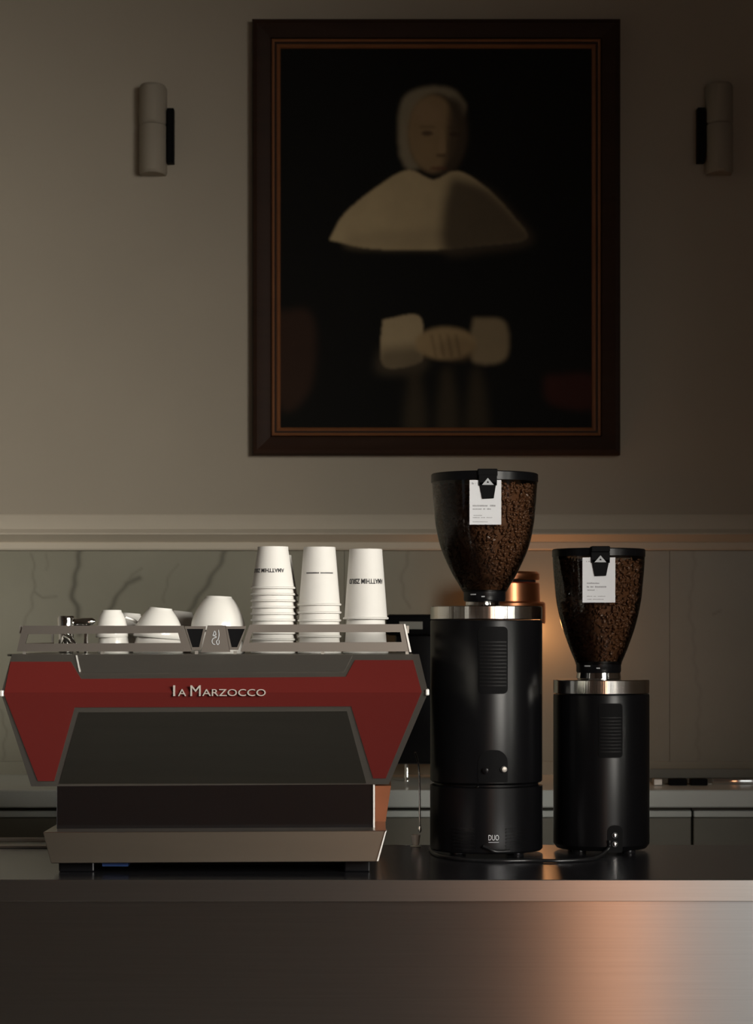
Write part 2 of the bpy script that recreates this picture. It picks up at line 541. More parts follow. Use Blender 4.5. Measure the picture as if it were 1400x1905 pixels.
# ------------------------------------------------------------------ back bar
BB_Y0, BB_Z = 1.70, SZ(1470, 1.70)
tag(obj('back_worktop', box(-2.3, 2.3, BB_Y0, WY, BB_Z - .046, BB_Z, bev=.003, seg=1), M['stone']), 'pale stone worktop of the back counter below the marble', 'worktop')
x = -1.93
for i, wd in enumerate((.92, .92, .92, .92)):
    zt = BB_Z - .056
    e = thing('back_cabinet', (x + wd / 2, 2.05, 0), 'dark back counter cabinet %s' % ('under the pale worktop behind the espresso machine', 'under the pale worktop behind the red panel end', 'under the pale worktop behind the two grinders', 'under the pale worktop at the end past the short grinder')[i], 'cabinet', 'back counter cabinets')
    obj('cabinet_body', box(x + .002, x + wd - .002, BB_Y0 + .06, WY - .01, .10, BB_Z - .0475), M['cabinet'], e)
    obj('plinth', box(x + .01, x + wd - .01, BB_Y0 + .12, WY - .05, 0, .0995), M['dark_gap'], e)
    for s in (0, 1):
        d = obj('door', box(x + .003 + s * wd / 2, x + wd / 2 - .003 + s * wd / 2, BB_Y0 + .038, BB_Y0 + .0598, .105, zt - .018, bev=.002, seg=1), M['cabinet'], e)
        obj('grip_rail', box(x + .003 + s * wd / 2, x + wd / 2 - .003 + s * wd / 2, BB_Y0 + .030, BB_Y0 + .0598, zt - .0175, zt, bev=.002, seg=1), M['stone'], d)
    x += wd

# ------------------------------------------------------------------ front bar counter
e = thing('bar_counter', (0, .35, 0), 'bar counter clad in brushed steel sheet below the worktop lip', 'counter')
obj('front_panel', box(-2.3, 2.3, .014, .034, 0, COUNTER_Z - .0405, bev=.001, seg=1), M['brushed'], e)
obj('carcass', box(-2.28, 2.28, .0345, .69, .02, COUNTER_Z - .0405), M['cabinet'], e)
e = thing('steel_worktop', (0, .35, COUNTER_Z - .04), 'dark reflective steel worktop carrying the espresso machine and grinders', 'worktop')
obj('top_sheet', box(-2.32, 2.32, .0042, .70, COUNTER_Z - .040, COUNTER_Z, bev=.0005, seg=1), M['worktop'], e)
obj('edge_band', box(-2.32, 2.32, 0, .004, COUNTER_Z - .040, COUNTER_Z - .0002, bev=.0008, seg=2), M['edge'], e)

# ------------------------------------------------------------------ painting
FR = dict(x0=470, x1=1151, y0=41, y1=848)
pic = thing('framed_painting', (SX(810, WY), WY - .02, SZ(848, WY)), 'large portrait painting in a dark wooden frame hanging on the plaster wall', 'painting')


def frame_rails(name, inset0, prof, material, parent):
    """prof: list of (inset px, depth m in front of wall); four mitred rails"""
    k = (WY - CAM_Y) / F_PX
    cs = [(FR['x0'], FR['y0']), (FR['x1'], FR['y0']), (FR['x1'], FR['y1']), (FR['x0'], FR['y1'])]
    dirs = [(1, 1), (-1, 1), (-1, -1), (1, -1)]
    for s in range(4):
        bm = bmesh.new()
        rows = []
        for (cx, cy), (dx, dy) in ((cs[s], dirs[s]), (cs[(s + 1) % 4], dirs[(s + 1) % 4])):
            rows.append([bm.verts.new(((cx + dx * i - CX) * k, WY - d, EYE_Z - (cy + dy * i - HY) * k)) for i, d in prof])
        n = len(prof)
        for i in range(n):
            j = (i + 1) % n
            bm.faces.new((rows[0][i], rows[0][j], rows[1][j], rows[1][i]))
        bm.faces.new(rows[0][::-1]); bm.faces.new(rows[1])
        obj(name, bm, material, parent, smooth=30)


frame_rails('frame_rail', 0, [(0, .001), (0, .032), (3, .040), (9, .043), (14, .039), (26, .034), (34, .028), (36, .001)], M['frame_wood'], pic)
frame_rails('gilt_bead', 0, [(36, .001), (36, .028), (38.5, .031), (41, .028), (41, .001)], M['frame_bead'], pic)
frame_rails('inner_rail', 0, [(41, .001), (41, .0235), (45, .0235), (45, .001)], M['frame_wood'], pic)
frame_rails('gilt_bead', 0, [(45, .001), (45, .0235), (47.5, .026), (50, .022), (52, .016), (52, .001)], M['frame_bead'], pic)


def paint_canvas():
    """a plain generic dark portrait of a seated sitter with a pale collar and cuff"""
    px0, px1, py0, py1 = 520.0, 1101.0, 91.0, 797.0
    nx, ny = 340, 414
    gx, gy = np.meshgrid(np.linspace(px0, px1, nx), np.linspace(py0, py1, ny))
    st = (px1 - px0) / nx
    img = np.zeros((ny, nx, 3)) + np.array([.0062, .0058, .0046])

    def blur(m, s):
        n = max(1, int(round(s / st)))
        for _ in range(2):
            for ax in (0, 1):
                p = np.pad(m, [(n, n) if a == ax else (0, 0) for a in (0, 1)], mode='edge')
                c = np.cumsum(p, axis=ax)
                c = np.concatenate([np.zeros_like(np.take(c, [0], axis=ax)), c], axis=ax)
                L = m.shape[ax]
                hi = np.take(c, range(2 * n + 1, 2 * n + 1 + L), axis=ax)
                lo = np.take(c, range(0, L), axis=ax)
                m = (hi - lo) / (2 * n + 1)
        return m

    def poly(pts, s=3):
        pts = [(p[0], p[1]) for p in spline([(a, b, 0) for a, b in pts + [pts[0]]], 6)]
        ins = np.zeros(gx.shape, bool)
        for (xa, ya), (xb, yb) in zip(pts, pts[1:] + pts[:1]):
            c = ((ya > gy) != (yb > gy)) & (gx < (xb - xa) * (gy - ya) / (yb - ya + 1e-12) + xa)
            ins ^= c
        return blur(ins.astype(float), s)

    def ell(cx, cy, rx, ry, s=3):
        return blur((((gx - cx) / rx) ** 2 + ((gy - cy) / ry) ** 2 < 1).astype(float), s)

    def lay(m, col):
        nonlocal img
        img = img * (1 - m[..., None]) + 2.1 * np.asarray(col) * m[..., None]

    # plain background: faint chair back and table cloth
    lay(.8 * poly([(520, 580), (575, 580), (588, 640), (575, 730), (522, 760)], 6), (.020, .010, .006))
    lay(.8 * poly([(1010, 700), (1101, 700), (1101, 760), (1020, 750)], 6), (.026, .007, .005))
    # hood
    lay(poly([(742, 290), (740, 225), (752, 182), (790, 164), (835, 166), (858, 185), (862, 215), (800, 300), (760, 318)], 3), (.115, .095, .062))
    # face, plain oval, one side turned from the light
    lay(ell(812, 252, 52, 76, 3), (.030, .021, .012))
    lay(ell(804, 250, 46, 72, 4), (.128, .086, .044))
    lay(.5 * ell(795, 212, 28, 20, 6), (.150, .098, .055))
    lay(.55 * ell(790, 285, 18, 20, 7), (.150, .100, .050))
    lay(.88 * poly([(838, 180), (862, 200), (868, 260), (852, 310), (822, 330), (828, 290), (832, 240)], 5), (.026, .018, .011))
    for ex, ey in ((794, 250), (846, 252)):
        lay(.75 * ell(ex, ey, 11, 4, 2), (.022, .013, .008))
        lay(.35 * ell(ex, ey - 12, 16, 3, 2), (.03, .018, .01))
    lay(.7 * poly([(818, 244), (824, 244), (828, 282), (816, 286)], 2.5), (.150, .100, .052))
    lay(.65 * ell(820, 291, 9, 3, 2), (.026, .014, .008))
    lay(.75 * ell(815, 315, 16, 3.5, 2), (.060, .024, .014))
    # plain rounded shoulder collar, its far half turned from the light
    lay(poly([(612, 448), (640, 400), (700, 350), (758, 318), (805, 336), (850, 320), (905, 352), (955, 405), (978, 446), (900, 458), (800, 466), (690, 464)], 2.5), (.225, .174, .098))
    lay(.5 * poly([(640, 440), (740, 430), (840, 430), (840, 462), (740, 464), (650, 460)], 6), (.150, .115, .066))
    lay(.90 * poly([(838, 330), (905, 352), (960, 405), (990, 452), (900, 470), (828, 472), (822, 400)], 9), (.030, .022, .014))
    # two plain cuffs and joined hands in the lap
    lay(poly([(712, 596), (778, 588), (786, 640), (780, 676), (716, 684), (708, 640)], 2.5), (.195, .150, .086))
    lay(.7 * poly([(706, 650), (786, 646), (786, 690), (704, 694)], 9), (.040, .030, .018))
    lay(poly([(880, 592), (938, 600), (940, 668), (882, 676), (874, 634)], 3), (.120, .091, .052))
    lay(ell(828, 640, 56, 30, 4), (.160, .112, .056))
    lay(.5 * ell(850, 650, 36, 22, 5), (.085, .056, .028))
    for i in range(4):
        lay(.45 * poly([(800 + i * 15, 624), (804 + i * 15, 624), (812 + i * 15, 662), (807 + i * 15, 662)], 2), (.050, .032, .016))
    # folds of the skirt catching a little light
    for xx in (770, 830, 885):
        lay(.6 * poly([(xx - 8, 690), (xx + 8, 688), (xx + 22, 797), (xx - 18, 797)], 8), (.030, .022, .012))

    k = (WY - CAM_Y) / F_PX
    verts = np.stack([(gx - CX) * k, np.full(gx.shape, WY - .014), EYE_Z - (gy - HY) * k], -1).reshape(-1, 3)
    faces = [(j * nx + i, (j + 1) * nx + i, (j + 1) * nx + i + 1, j * nx + i + 1) for j in range(ny - 1) for i in range(nx - 1)]
    n0 = len(verts)
    crn = [0, nx - 1, nx * ny - 1, nx * (ny - 1)]
    bv = verts[crn].copy(); bv[:, 1] = WY - .002
    verts = np.vstack([verts, bv])
    for a in range(4):
        b = (a + 1) % 4
        faces.append((crn[a], crn[b], n0 + b, n0 + a))
    faces.append((n0 + 3, n0 + 2, n0 + 1, n0))
    me = bpy.data.meshes.new('canvas')
    me.from_pydata(verts.tolist(), [], faces)
    c = np.vstack([img.reshape(-1, 3), np.full((4, 3), .006)])
    a = me.color_attributes.new('paint', 'FLOAT_COLOR', 'POINT')
    a.data.foreach_set('color', np.hstack([c, np.ones((len(c), 1))]).astype(np.float32).ravel())
    return mobj('canvas', me, M['canvas'], pic)


paint_canvas()

# ------------------------------------------------------------------ wall sconces
def sconce(px0, px1, py0, py1, bar0, bar1, bary0, bary1, label):
    k = (WY - CAM_Y) / F_PX
    cx, r = SX((px0 + px1) / 2, WY), (px1 - px0) / 2 * k
    z0, z1 = SZ(py1, WY), SZ(py0, WY)
    zm = (z0 + z1) / 2 + .012
    e = thing('wall_sconce', (cx, WY, z0), label, 'wall light', 'wall lights either side of the painting')
    for a, b in ((z0, zm - .001), (zm + .001, z1)):
        bm = bmesh.new()
        n = 24
        rings = []
        dp = .075
        for rr, z in ((r * .9, a), (r, a + .008), (r, b - .002 if b < z1 else b - .008), (r * .985 if b < z1 else r * .9, b)):
            rings.append([bm.verts.new((cx + rr * math.cos(math.pi + math.pi * i / n), WY - .012 - (dp - .012) * rr / r * abs(math.sin(math.pi * i / n)), z)) for i in range(n + 1)] + [bm.verts.new((cx + rr, WY - .0005, z)), bm.verts.new((cx - rr, WY - .0005, z))])
        L = len(rings[0])
        for A, B in zip(rings, rings[1:]):
            for i in range(L):
                j = (i + 1) % L
                bm.faces.new((A[i], A[j], B[j], B[i]))
        bm.faces.new(rings[0]); bm.faces.new(rings[-1][::-1])
        obj('shell_half', bm, M['sconce'], e, smooth=35)
    obj('seam_band', box(cx - r * .9, cx + r * .9, WY - .02, WY - .001, zm - .0011, zm + .0011), M['dark_gap'], e)
    obj('light_slot', box(SX(bar0, WY), SX(bar1, WY), WY - .035, WY - .001, SZ(bary1, WY), SZ(bary0, WY), bev=.001, seg=1), M['black_matte'], e)


sconce(260, 311, 163, 328, 312.5, 325, 206, 307, 'beige half-round wall light on the brighter side of the painting')
sconce(1310, 1361, 161, 327, 1294, 1308, 205, 306, 'beige half-round wall light on the darker side of the painting')

# ------------------------------------------------------------------ espresso machine
TOPZ = SZ(1217, .115)
mach = thing('espresso_machine', (SX(397, .35), .35, COUNTER_Z), 'wide red and steel espresso machine with cups stored on its top', 'espresso machine')


def y_rear(py):
    if py < 1217: return .115
    if py < 1288: return .115 + (.050 - .115) * (py - 1217) / 71
    return .050 + (.148 - .050) * (py - 1288) / 170


def rear_panel(name, poly, proud, thick, material, parent=mach, bev=0):
    bm = bmesh.new()
    f = bm.faces.new([bm.verts.new((x, 0, -y)) for x, y in poly])
    bmesh.ops.triangulate(bm, faces=bm.faces[:])
    if min(p[1] for p in poly) < 1288 < max(p[1] for p in poly):
        bmesh.ops.bisect_plane(bm, geom=bm.verts[:] + bm.edges[:] + bm.faces[:], plane_co=(0, 0, -1288), plane_no=(0, 0, 1), dist=1e-4)
    for v in bm.verts:
        py = -v.co.z
        v.co = P(v.co.x, py, y_rear(py)) + Vector((0, -proud, 0))
    r = bmesh.ops.extrude_face_region(bm, geom=bm.faces[:])
    for v in [g for g in r['geom'] if isinstance(g, bmesh.types.BMVert)]:
        v.co.y += thick
    return obj(name, bm, material, parent)


HEX = [(22, 1217), (779, 1217), (796, 1288), (723, 1459), (58, 1463), (2, 1290)]
# body shell behind the rear panel
hexw = [(SX(x, .14), SZ(y, .14)) for x, y in [(30, 1219), (772, 1219), (787, 1288), (716, 1456), (64, 1459), (10, 1290)]]
obj('body_shell', prism_xz(hexw, .165, .60), M['plate'], mach)
rear_panel('rear_frame', HEX, 0, .010, M['steel'])
RED = [(20, 1231), (132, 1231), (151, 1263), (643, 1259), (660, 1228), (768, 1228), (784, 1287), (717, 1448), (694, 1448), (653, 1314), (139, 1316), (101, 1453), (71, 1453), (8, 1291)]
rear_panel('red_panel', RED, .003, .0025, M['red'])
rear_panel('upper_plate', [(139, 1219), (655, 1219), (640, 1249), (154, 1252)], .002, .0018, M['upper_plate'])
rear_panel('lower_plate', [(147, 1325), (645, 1323), (681, 1457), (110, 1458)], .002, .0018, M['plate'])
rear_panel('plate_edge_glint', [(141, 1219), (144, 1219), (150.5, 1250), (147.5, 1250)], .0035, .003, M['highlight'])  # thin pale strip painting a glint at the plate's border
# pale boxes painting the small glints at the two apexes
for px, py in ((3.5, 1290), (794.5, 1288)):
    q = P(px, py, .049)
    obj('apex_glint', box(q.x - .0035, q.x + .0035, 0.0445, .10, q.z - .006, q.z + .006, bev=.002), M['highlight'], mach)
# chassis below the body
za, zb = SZ(1549, .15), SZ(1459, .15)
obj('lower_body', box(SX(105, .16), SX(693, .16), .162, .56, za, zb + .01, bev=.001, seg=1), M['mirror'], mach)
obj('body_edge_highlight', box(SX(693.3, .155), SX(697, .155), .152, .164, za, zb, bev=.0008, seg=1), M['highlight'], mach)  # lit edge of the lower body, painted as a pale strip
obj('side_wing', prism_xz([(SX(697.5, .30), SZ(1462, .30)), (SX(727, .30), SZ(1462, .30)), (SX(716, .30), SZ(1535, .30)), (SX(697.5, .30), SZ(1535, .30))], .30, .50), M['wing'], mach)  # steel wing coloured as if reflecting copper
# base tray
tz = [(80, 1548), (718, 1545), (702, 1603), (95, 1606)]
trp = [(SX(x, .09), SZ(y, .09)) for x, y in tz]
obj('base_tray', prism_xz(trp, .088, .60, bev=.0012), M['tray'], mach)
obj('tray_edge_highlight', prism_xz([(SX(716, .084), SZ(1547, .084)), (SX(719, .084), SZ(1545, .084)), (SX(703.5, .084), SZ(1602, .084)), (SX(700.5, .084), SZ(1602, .084))], .084, .12), M['highlight'], mach)  # pale strip painting the highlight on the tray's lit end
tb = SZ(1603, .09)
for lx0, lx1 in ((109, 175), (640, 688)):
    for y0 in (.14, .48):
        obj('leg', box(SX(lx0, .14), SX(lx1, .14), y0, y0 + .07, COUNTER_Z, tb - .001, bev=.003), M['black'], mach)
obj('under_tray_shade', box(SX(176, .2), SX(686, .2), .22, .56, COUNTER_Z + .006, tb - .001), M['black_matte'], mach)  # black box added to darken the gap under the tray
obj('blue_reflection', box(SX(190, .12), SX(238, .12), .12, .16, tb - .012, tb - .0012), M['blue'], mach)  # blue reflection below the tray, built as a small block

# cup rail
RZ = .118


def rail_piece(name, outer, holes, material, y=RZ, th=.006):
    """flat plate in the rail plane with quad holes: built as bars"""
    bm = bmesh.new()
    vo = [bm.verts.new(P(px, py, y)) for px, py in outer]
    if holes is None:
        bm.faces.new(vo)
    else:
        vi = [bm.verts.new(P(px, py, y)) for px, py in holes]
        n = len(vo)
        for i in range(n):
            j = (i + 1) % n
            bm.faces.new((vo[i], vo[j], vi[j], vi[i]))
    r = bmesh.ops.extrude_face_region(bm, geom=bm.faces[:])
    for v in [g for g in r['geom'] if isinstance(g, bmesh.types.BMVert)]:
        v.co.y += th
    return obj(name, bm, material, mach)


rail_piece('cup_rail', [(42, 1164), (341, 1164), (357, 1212), (31, 1212)], [(52, 1180), (331, 1177.5), (336, 1196), (47, 1197.5)], M['rail'])
rail_piece('cup_rail', [(464, 1162), (753, 1161), (764, 1212), (447, 1212)], [(469, 1176.5), (744, 1176), (747, 1194.5), (463, 1195.5)], M['rail'])
rail_piece('rail_badge_plate', [(386, 1163.5), (420, 1163.5), (428, 1213), (374, 1213)], None, M['rail'])
for fr, inn in (([(343, 1165), (383, 1165), (373, 1209), (357, 1209)], [(347, 1170), (378, 1170), (370, 1204), (357.5, 1204)]),
                ([(419.5, 1165), (458, 1165), (443, 1209), (427, 1209)], [(423, 1170), (455, 1170), (441, 1204), (430.5, 1204)])):
    rail_piece('insert_border', fr, inn, M['rail'], y=RZ - .001, th=.004)
    rail_piece('black_insert', inn, None, M['black_matte'], y=RZ + .0005, th=.003)
# side rails and posts
for px0, px1 in ((32, 42), (753, 764)):
    xa = SX((px0 + px1) / 2, RZ)
    bm = box(xa - .002, xa + .002, RZ + .0065, .56, SZ(1178, RZ), SZ(1164, RZ))
    box(xa - .002, xa + .002, RZ + .0065, .56, SZ(1212, RZ), SZ(1197, RZ), bm=bm)
    box(xa - .002, xa + .002, .55, .56, SZ(1212, RZ), SZ(1164, RZ), bm=bm)
    obj('side_rail', bm, M['steel'], mach)
obj('rail_end_highlight', prism_xz([(SX(750.5, .116), SZ(1161, .116)), (SX(754, .116), SZ(1161, .116)), (SX(765, .116), SZ(1213, .116)), (SX(761.5, .116), SZ(1213, .116))], .1155, .119), M['highlight'], mach)  # highlight on the lit end of the rail, as pale metal
for px in (45, 190, 365, 437, 600, 757):
    obj('rail_post', box(SX(px - 3, RZ), SX(px + 3, RZ), RZ + .001, RZ + .007, TOPZ - .002, SZ(1211, RZ)), M['steel'], mach)
obj('top_tray', box(SX(40, .3), SX(760, .3), .125, .595, TOPZ - .004, TOPZ, bev=.001, seg=1), M['plate'], mach)
# badge on the rail plate: two curled strokes
def stroke(pts, r=.0011, y=RZ - .001):
    return [P(a, b, y) for a, b in pts]


bm = bmesh.new()
for s in ([(396, 1181), (399, 1174), (401, 1181), (395, 1182), (402, 1185), (396, 1188), (394, 1193), (396, 1198), (400, 1199)],
          [(406, 1172), (407, 1181), (405, 1190), (402, 1193), (404, 1199), (407, 1197), (407, 1191)]):
    tube(spline(stroke(s), 5), .0009, 5, bm)
obj('badge_script', bm, M['silver_print'], mach, smooth=60)

# raised name on the crease
bm_all = bmesh.new()
yl = y_rear(1288) - .006
kx = (yl - CAM_Y) / F_PX


def add_text(body, px0, px1, base, height_px, dst):
    t = text_mesh(body, 1.0, 0.0)
    xs = [v.co.x for v in t.verts]; ys = [v.co.y for v in t.verts]
    lo, hi, y0, y1 = min(xs), max(xs), min(ys), max(ys)
    r = bmesh.ops.extrude_face_region(t, geom=t.faces[:])
    top = [g for g in r['geom'] if isinstance(g, bmesh.types.BMVert)]
    for v in t.verts:
        px = px0 + (v.co.x - lo) / (hi - lo) * (px1 - px0)
        py = base - (v.co.y - y0) / (y1 - y0) * height_px
        v.co = P(px, py, yl)
    for v in top: v.co.y += .0055
    me = bpy.data.meshes.new('t'); t.to_mesh(me); t.free()
    dst.from_mesh(me); bpy.data.meshes.remove(me)


add_text('l', 322, 325.5, 1295, 20, bm_all)
add_text('A', 331, 346, 1295, 13, bm_all)
add_text('M', 354, 373, 1295, 20, bm_all)
add_text('ARZOCCO', 376, 494, 1295, 13, bm_all)
obj('raised_lettering', bm_all, M['letter'], mach)
# steam wand hanging on the far side
ws = spline([P(772, 1400, .60), P(778, 1425, .62), P(780, 1470, .63), P(780.5, 1543, .635)], 8)
obj('steam_wand', tube(ws, .0022, 8), M['chrome'], mach, smooth=60)
obj('wand_tip', lathe([(.0015, SZ(1549, .635)), (.004, SZ(1545, .635)), (.004, SZ(1540, .635)), (.0025, SZ(1537, .635))], (SX(780.5, .635), .635), 12), M['chrome'], mach, smooth=50)

# ------------------------------------------------------------------ things on the machine top
# inverted ceramic cups
def ceramic_cup(name, px, Y, z0, r_lip, r_base, h, ang, tilt, label, group='white ceramic cups on the machine'):
    x = SX(px, Y)
    e = thing(name, (x, Y, z0), label, 'cup', group)
    t = .0035
    prof = [(r_lip - t, z0 + .001), (r_lip - .0012, z0), (r_lip, z0 + .002)]
    for i in range(1, 9):
        u = i / 8
        prof.append((r_lip - (r_lip - r_base) * (u ** 1.9), z0 + .002 + (h - .010) * u))
    prof += [(r_base * .86, z0 + h - .004), (r_base * .82, z0 + h - .0005), (r_base * .76, z0 + h), (r_base * .70, z0 + h - .003), (0, z0 + h - .004)]
    inner = [(0, z0 + h - .009)]
    for i in range(8, 0, -1):
        u = i / 8
        inner.append((r_lip - t - (r_lip - r_base) * (u ** 1.9), z0 + .002 + (h - .013) * u))
    bm = lathe(inner[0:1] + inner[1:] + prof, (x, Y), 40, caps=False)
    obj('cup_body', bm, M['ceramic'], e, smooth=40)
    ca, sa = math.cos(ang), math.sin(ang)
    rm = r_lip - (r_lip - r_base) * .12
    hp = [(rm - .002, h * .22), (rm + .014, h * .20), (rm + .021, h * .38), (rm + .015, h * .60), (r_lip - (r_lip - r_base) * .62, h * .74)]
    obj('handle', tube(spline([(x + r * ca, Y + r * sa, z0 + z) for r, z in hp], 6), .0032, 8), M['ceramic'], e, smooth=60)
    e.rotation_euler = tilt
    return e


s = TOPZ
ceramic_cup('espresso_cup', 211, .30, s, .0325, .023, .058, .5, (0, 0, 0), 'lower small white cup upside down beside the chrome portafilter')
ceramic_cup('espresso_cup', 208, .30, s + .0315, .0325, .023, .055, .3, (0, 0, 0), 'small white cup stacked on another beside the chrome portafilter')
ceramic_cup('espresso_cup', 244, .42, s, .0325, .023, .058, .8, (0, 0, 0), 'lower small white cup behind the front pair of small cups')
ceramic_cup('espresso_cup', 241, .42, s + .0315, .0325, .023, .050, .2, (0, math.radians(4), 0), 'small white cup stacked behind the front pair of small cups')
ceramic_cup('cappuccino_cup', 294, .29, s, .050, .029, .062, 1.9, (0, 0, 0), 'lower middle-sized white cup upside down beside the black rail insert')
ceramic_cup('cappuccino_cup', 294, .29, s + .031, .0495, .028, .060, 1.2, (0, math.radians(5), 0), 'middle-sized white cup stacked at a slant beside the black rail insert')
ceramic_cup('cappuccino_cup', 338, .44, s, .046, .023, .060, 1.0, (0, 0, 0), 'lower white cup behind the slanted cup')
ceramic_cup('cappuccino_cup', 332, .44, s + .026, .046, .027, .060, .6, (0, math.radians(6), 0), 'upper white cup behind the slanted cup')
ceramic_cup('latte_cup', 405, .29, s, .054, .030, .068, 2.0, (0, 0, 0), 'lower large white cup behind the steel badge plate')
ceramic_cup('latte_cup', 405, .29, s + .046, .054, .031, .068, 1.9, (0, math.radians(2), 0), 'large white cup stacked highest, above the steel badge plate')

# chrome portafilter lying on the tray
e = thing('portafilter', (SX(140, .26), .26, TOPZ), 'chrome portafilter lying upside down at the end of the cup tray', 'portafilter')
x, y = SX(123, .26), .26
zt = SZ(1146, .26)
obj('basket_ring', lathe([(.013, TOPZ), (.015, TOPZ + .004), (.015, zt - .022), (.017, zt - .020), (.017, zt - .004), (.0155, zt), (.012, zt), (.012, zt - .006), (0, zt - .006)], (x, y), 32), M['chrome'], e, smooth=35)
obj('handle', tube([(x + .012, y, zt - .014), (x + .020, y, zt - .013), (x + .036, y, zt - .012), (x + .052, y, zt - .011), (x + .058, y, zt - .011)], [.006, .008, .0085, .0075, .003], 14), M['chrome'], e, smooth=50)
obj('spout', tube(spline([(x, y - .012, TOPZ + .035), (x + .012, y - .022, TOPZ + .028), (x + .022, y - .024, TOPZ + .012), (x + .030, y - .024, TOPZ + .0065)], 6), .006, 10), M['chrome'], e, smooth=60)
obj('lug', box(x + .036, x + .044, y - .012, y - .004, TOPZ + .0, TOPZ + .045, bev=.002), M['chrome'], e)


# paper cups
def wrap_text(body, R0, zc, width, hgt, c, slope, marks=False):
    """print bent round a cup wall; upside down like the cup it is printed on.
    R0 = radius at zc, slope = dR/dz, width along the arc"""
    bm = bmesh.new()
    if marks:
        rnd = random.Random(4)
        xx = -width / 2
        while xx < width / 2:
            if abs(xx) > width * .04:
                ww = width * .035
                vs_ = [bm.verts.new((a, b, 0)) for a, b in ((xx, -hgt / 2), (xx + ww, -hgt / 2), (xx + ww, hgt / 2 * rnd.uniform(.6, 1)), (xx, hgt / 2))]
                bm.faces.new(vs_)
            xx += width * .045
    else:
        t = text_mesh(body, 1.0, bold=.028)
        xs = [v.co.x for v in t.verts]; ys = [v.co.y for v in t.verts]
        x0, x1, y0, y1 = min(xs), max(xs), min(ys), max(ys)
        for v in t.verts:
            v.co.x = -((v.co.x - x0) / (x1 - x0) - .5) * width
            v.co.y = -((v.co.y - y0) / (y1 - y0) - .5) * hgt
        bm.free(); bm = t
    for v in bm.verts:
        z = zc + v.co.y
        R = R0 + slope * v.co.y + .0003
        a = -math.pi / 2 + v.co.x / R0
        v.co = Vector((c[0] + R * math.cos(a), c[1] + R * math.sin(a), z))
    return bm


def paper_cup(px, Y, z0, r_lip, r_base, h, label, group, text=None):
    """inverted cup; z0 = lip height"""
    x = SX(px, Y)
    e = thing('paper_cup', (x, Y, z0), label, 'cup', group)
    rw = r_lip - .0028
    t = .0006
    outer = [(rw, z0 + .0045), (r_base, z0 + h - .007), (r_base - .0005, z0 + h), (r_base - .0018, z0 + h), (r_base - .0022, z0 + h - .007), (0, z0 + h - .007)]
    inner = [(0, z0 + h - .0076), (r_base - .0022 - t, z0 + h - .0076), (rw - t, z0 + .0045)]
    obj('cup_wall', lathe(inner + [(rw - t, z0 + .0040)] + outer, (x, Y), 40, caps=False), M['paper'], e, smooth=35)
    lip = [(rw - t, z0 + .0046), (rw - t, z0 + .0005), (rw + .0012, z0), (r_lip, z0 + .0012), (r_lip, z0 + .0034), (rw + .001, z0 + .0048), (rw - t, z0 + .0046)]
    obj('rolled_lip', lathe(lip, (x, Y), 40, caps=False), M['paper'], e, smooth=50)
    if text:
        body, zc, width, hgt, sh, mk = text
        R0 = rw + (r_base - rw) * (zc / h)
        bm = wrap_text(body, R0, z0 + zc, width, hgt, (x, Y), (r_base - rw) / h, mk)
        bmesh.ops.rotate(bm, verts=bm.verts[:], cent=(x, Y, 0), matrix=Matrix.Rotation(sh, 3, 'Z'))
        obj('print', bm, M['ink'], e)
    return e


ORD = ['topmost', 'second', 'third', 'fourth', 'fifth', 'sixth', 'seventh', 'eighth', 'ninth', 'tenth', 'eleventh']


def cup_stack(px, Y, n, dz, r_lip, r_base, h, name, text=None, z0=None, labels=None):
    g = name
    z0 = TOPZ if z0 is None else z0
    top = paper_cup(px, Y, z0 + (n - 1) * dz, r_lip, r_base, h, 'topmost paper cup of the %s' % name, g, text)
    base = paper_cup(px, Y, z0, r_lip, r_base, h, 'lowest paper cup of the %s' % name, g)
    for i in range(1, n - 1):
        clone(base, (base.location.x + random.uniform(-.0003, .0003), Y, z0 + i * dz), (0, 0, i * .4), '%s paper cup from the top of the %s' % (ORD[n - 1 - i], name))


NAME = 'AMATTHIM ZSIUD'
cup_stack(507.5, .25, 11, .0127, .0442, .0305, .0835, 'small-cup stack beside the large ceramic cup', (NAME, .036, .076, .0080, -.36, False))
cup_stack(594, .25, 7, .0157, .0432, .0318, .1155, 'medium-cup stack between two other stacks', ('', .064, .056, .0026, .02, True))
cup_stack(680, .25, 2, .0672, .0450, .0328, .1385, 'tall-cup pair at the machine end', (NAME, .0745, .079, .0102, .03, False))
cup_stack(514, .36, 10, .0127, .0442, .0305, .0835, 'small-cup stack half hidden behind another')


# ------------------------------------------------------------------ grinders
def bean_mesh():
    """one coffee bean, flat side with a crease, unit length 11 mm"""
    vs_, fs = [], []
    nu, nv = 8, 4
    vs_.append((-.0047, 0, 0))
    for j in range(1, nv):
        a = math.pi * j / nv
        xx = -.0047 * math.cos(a)
        rr = math.sin(a)
        for i in range(nu):
            b = 2 * math.pi * i / nu
            yy = .0036 * rr * math.cos(b)
            zz = .0031 * rr * math.sin(b)
            if zz < 0: zz *= .35
            if i == 6: zz += .0012 * rr
            vs_.append((xx, yy, zz))
    vs_.append((.0047, 0, 0))
    for i in range(nu):
        fs.append((0, 1 + (i + 1) % nu, 1 + i))
        k = 1 + (nv - 2) * nu
        fs.append((len(vs_) - 1, k + i, k + (i + 1) % nu))
    for j in range(nv - 2):
        for i in range(nu):
            a, b = 1 + j * nu + i, 1 + j * nu + (i + 1) % nu
            fs.append((a, b, b + nu, a + nu))
    return np.array(vs_), fs


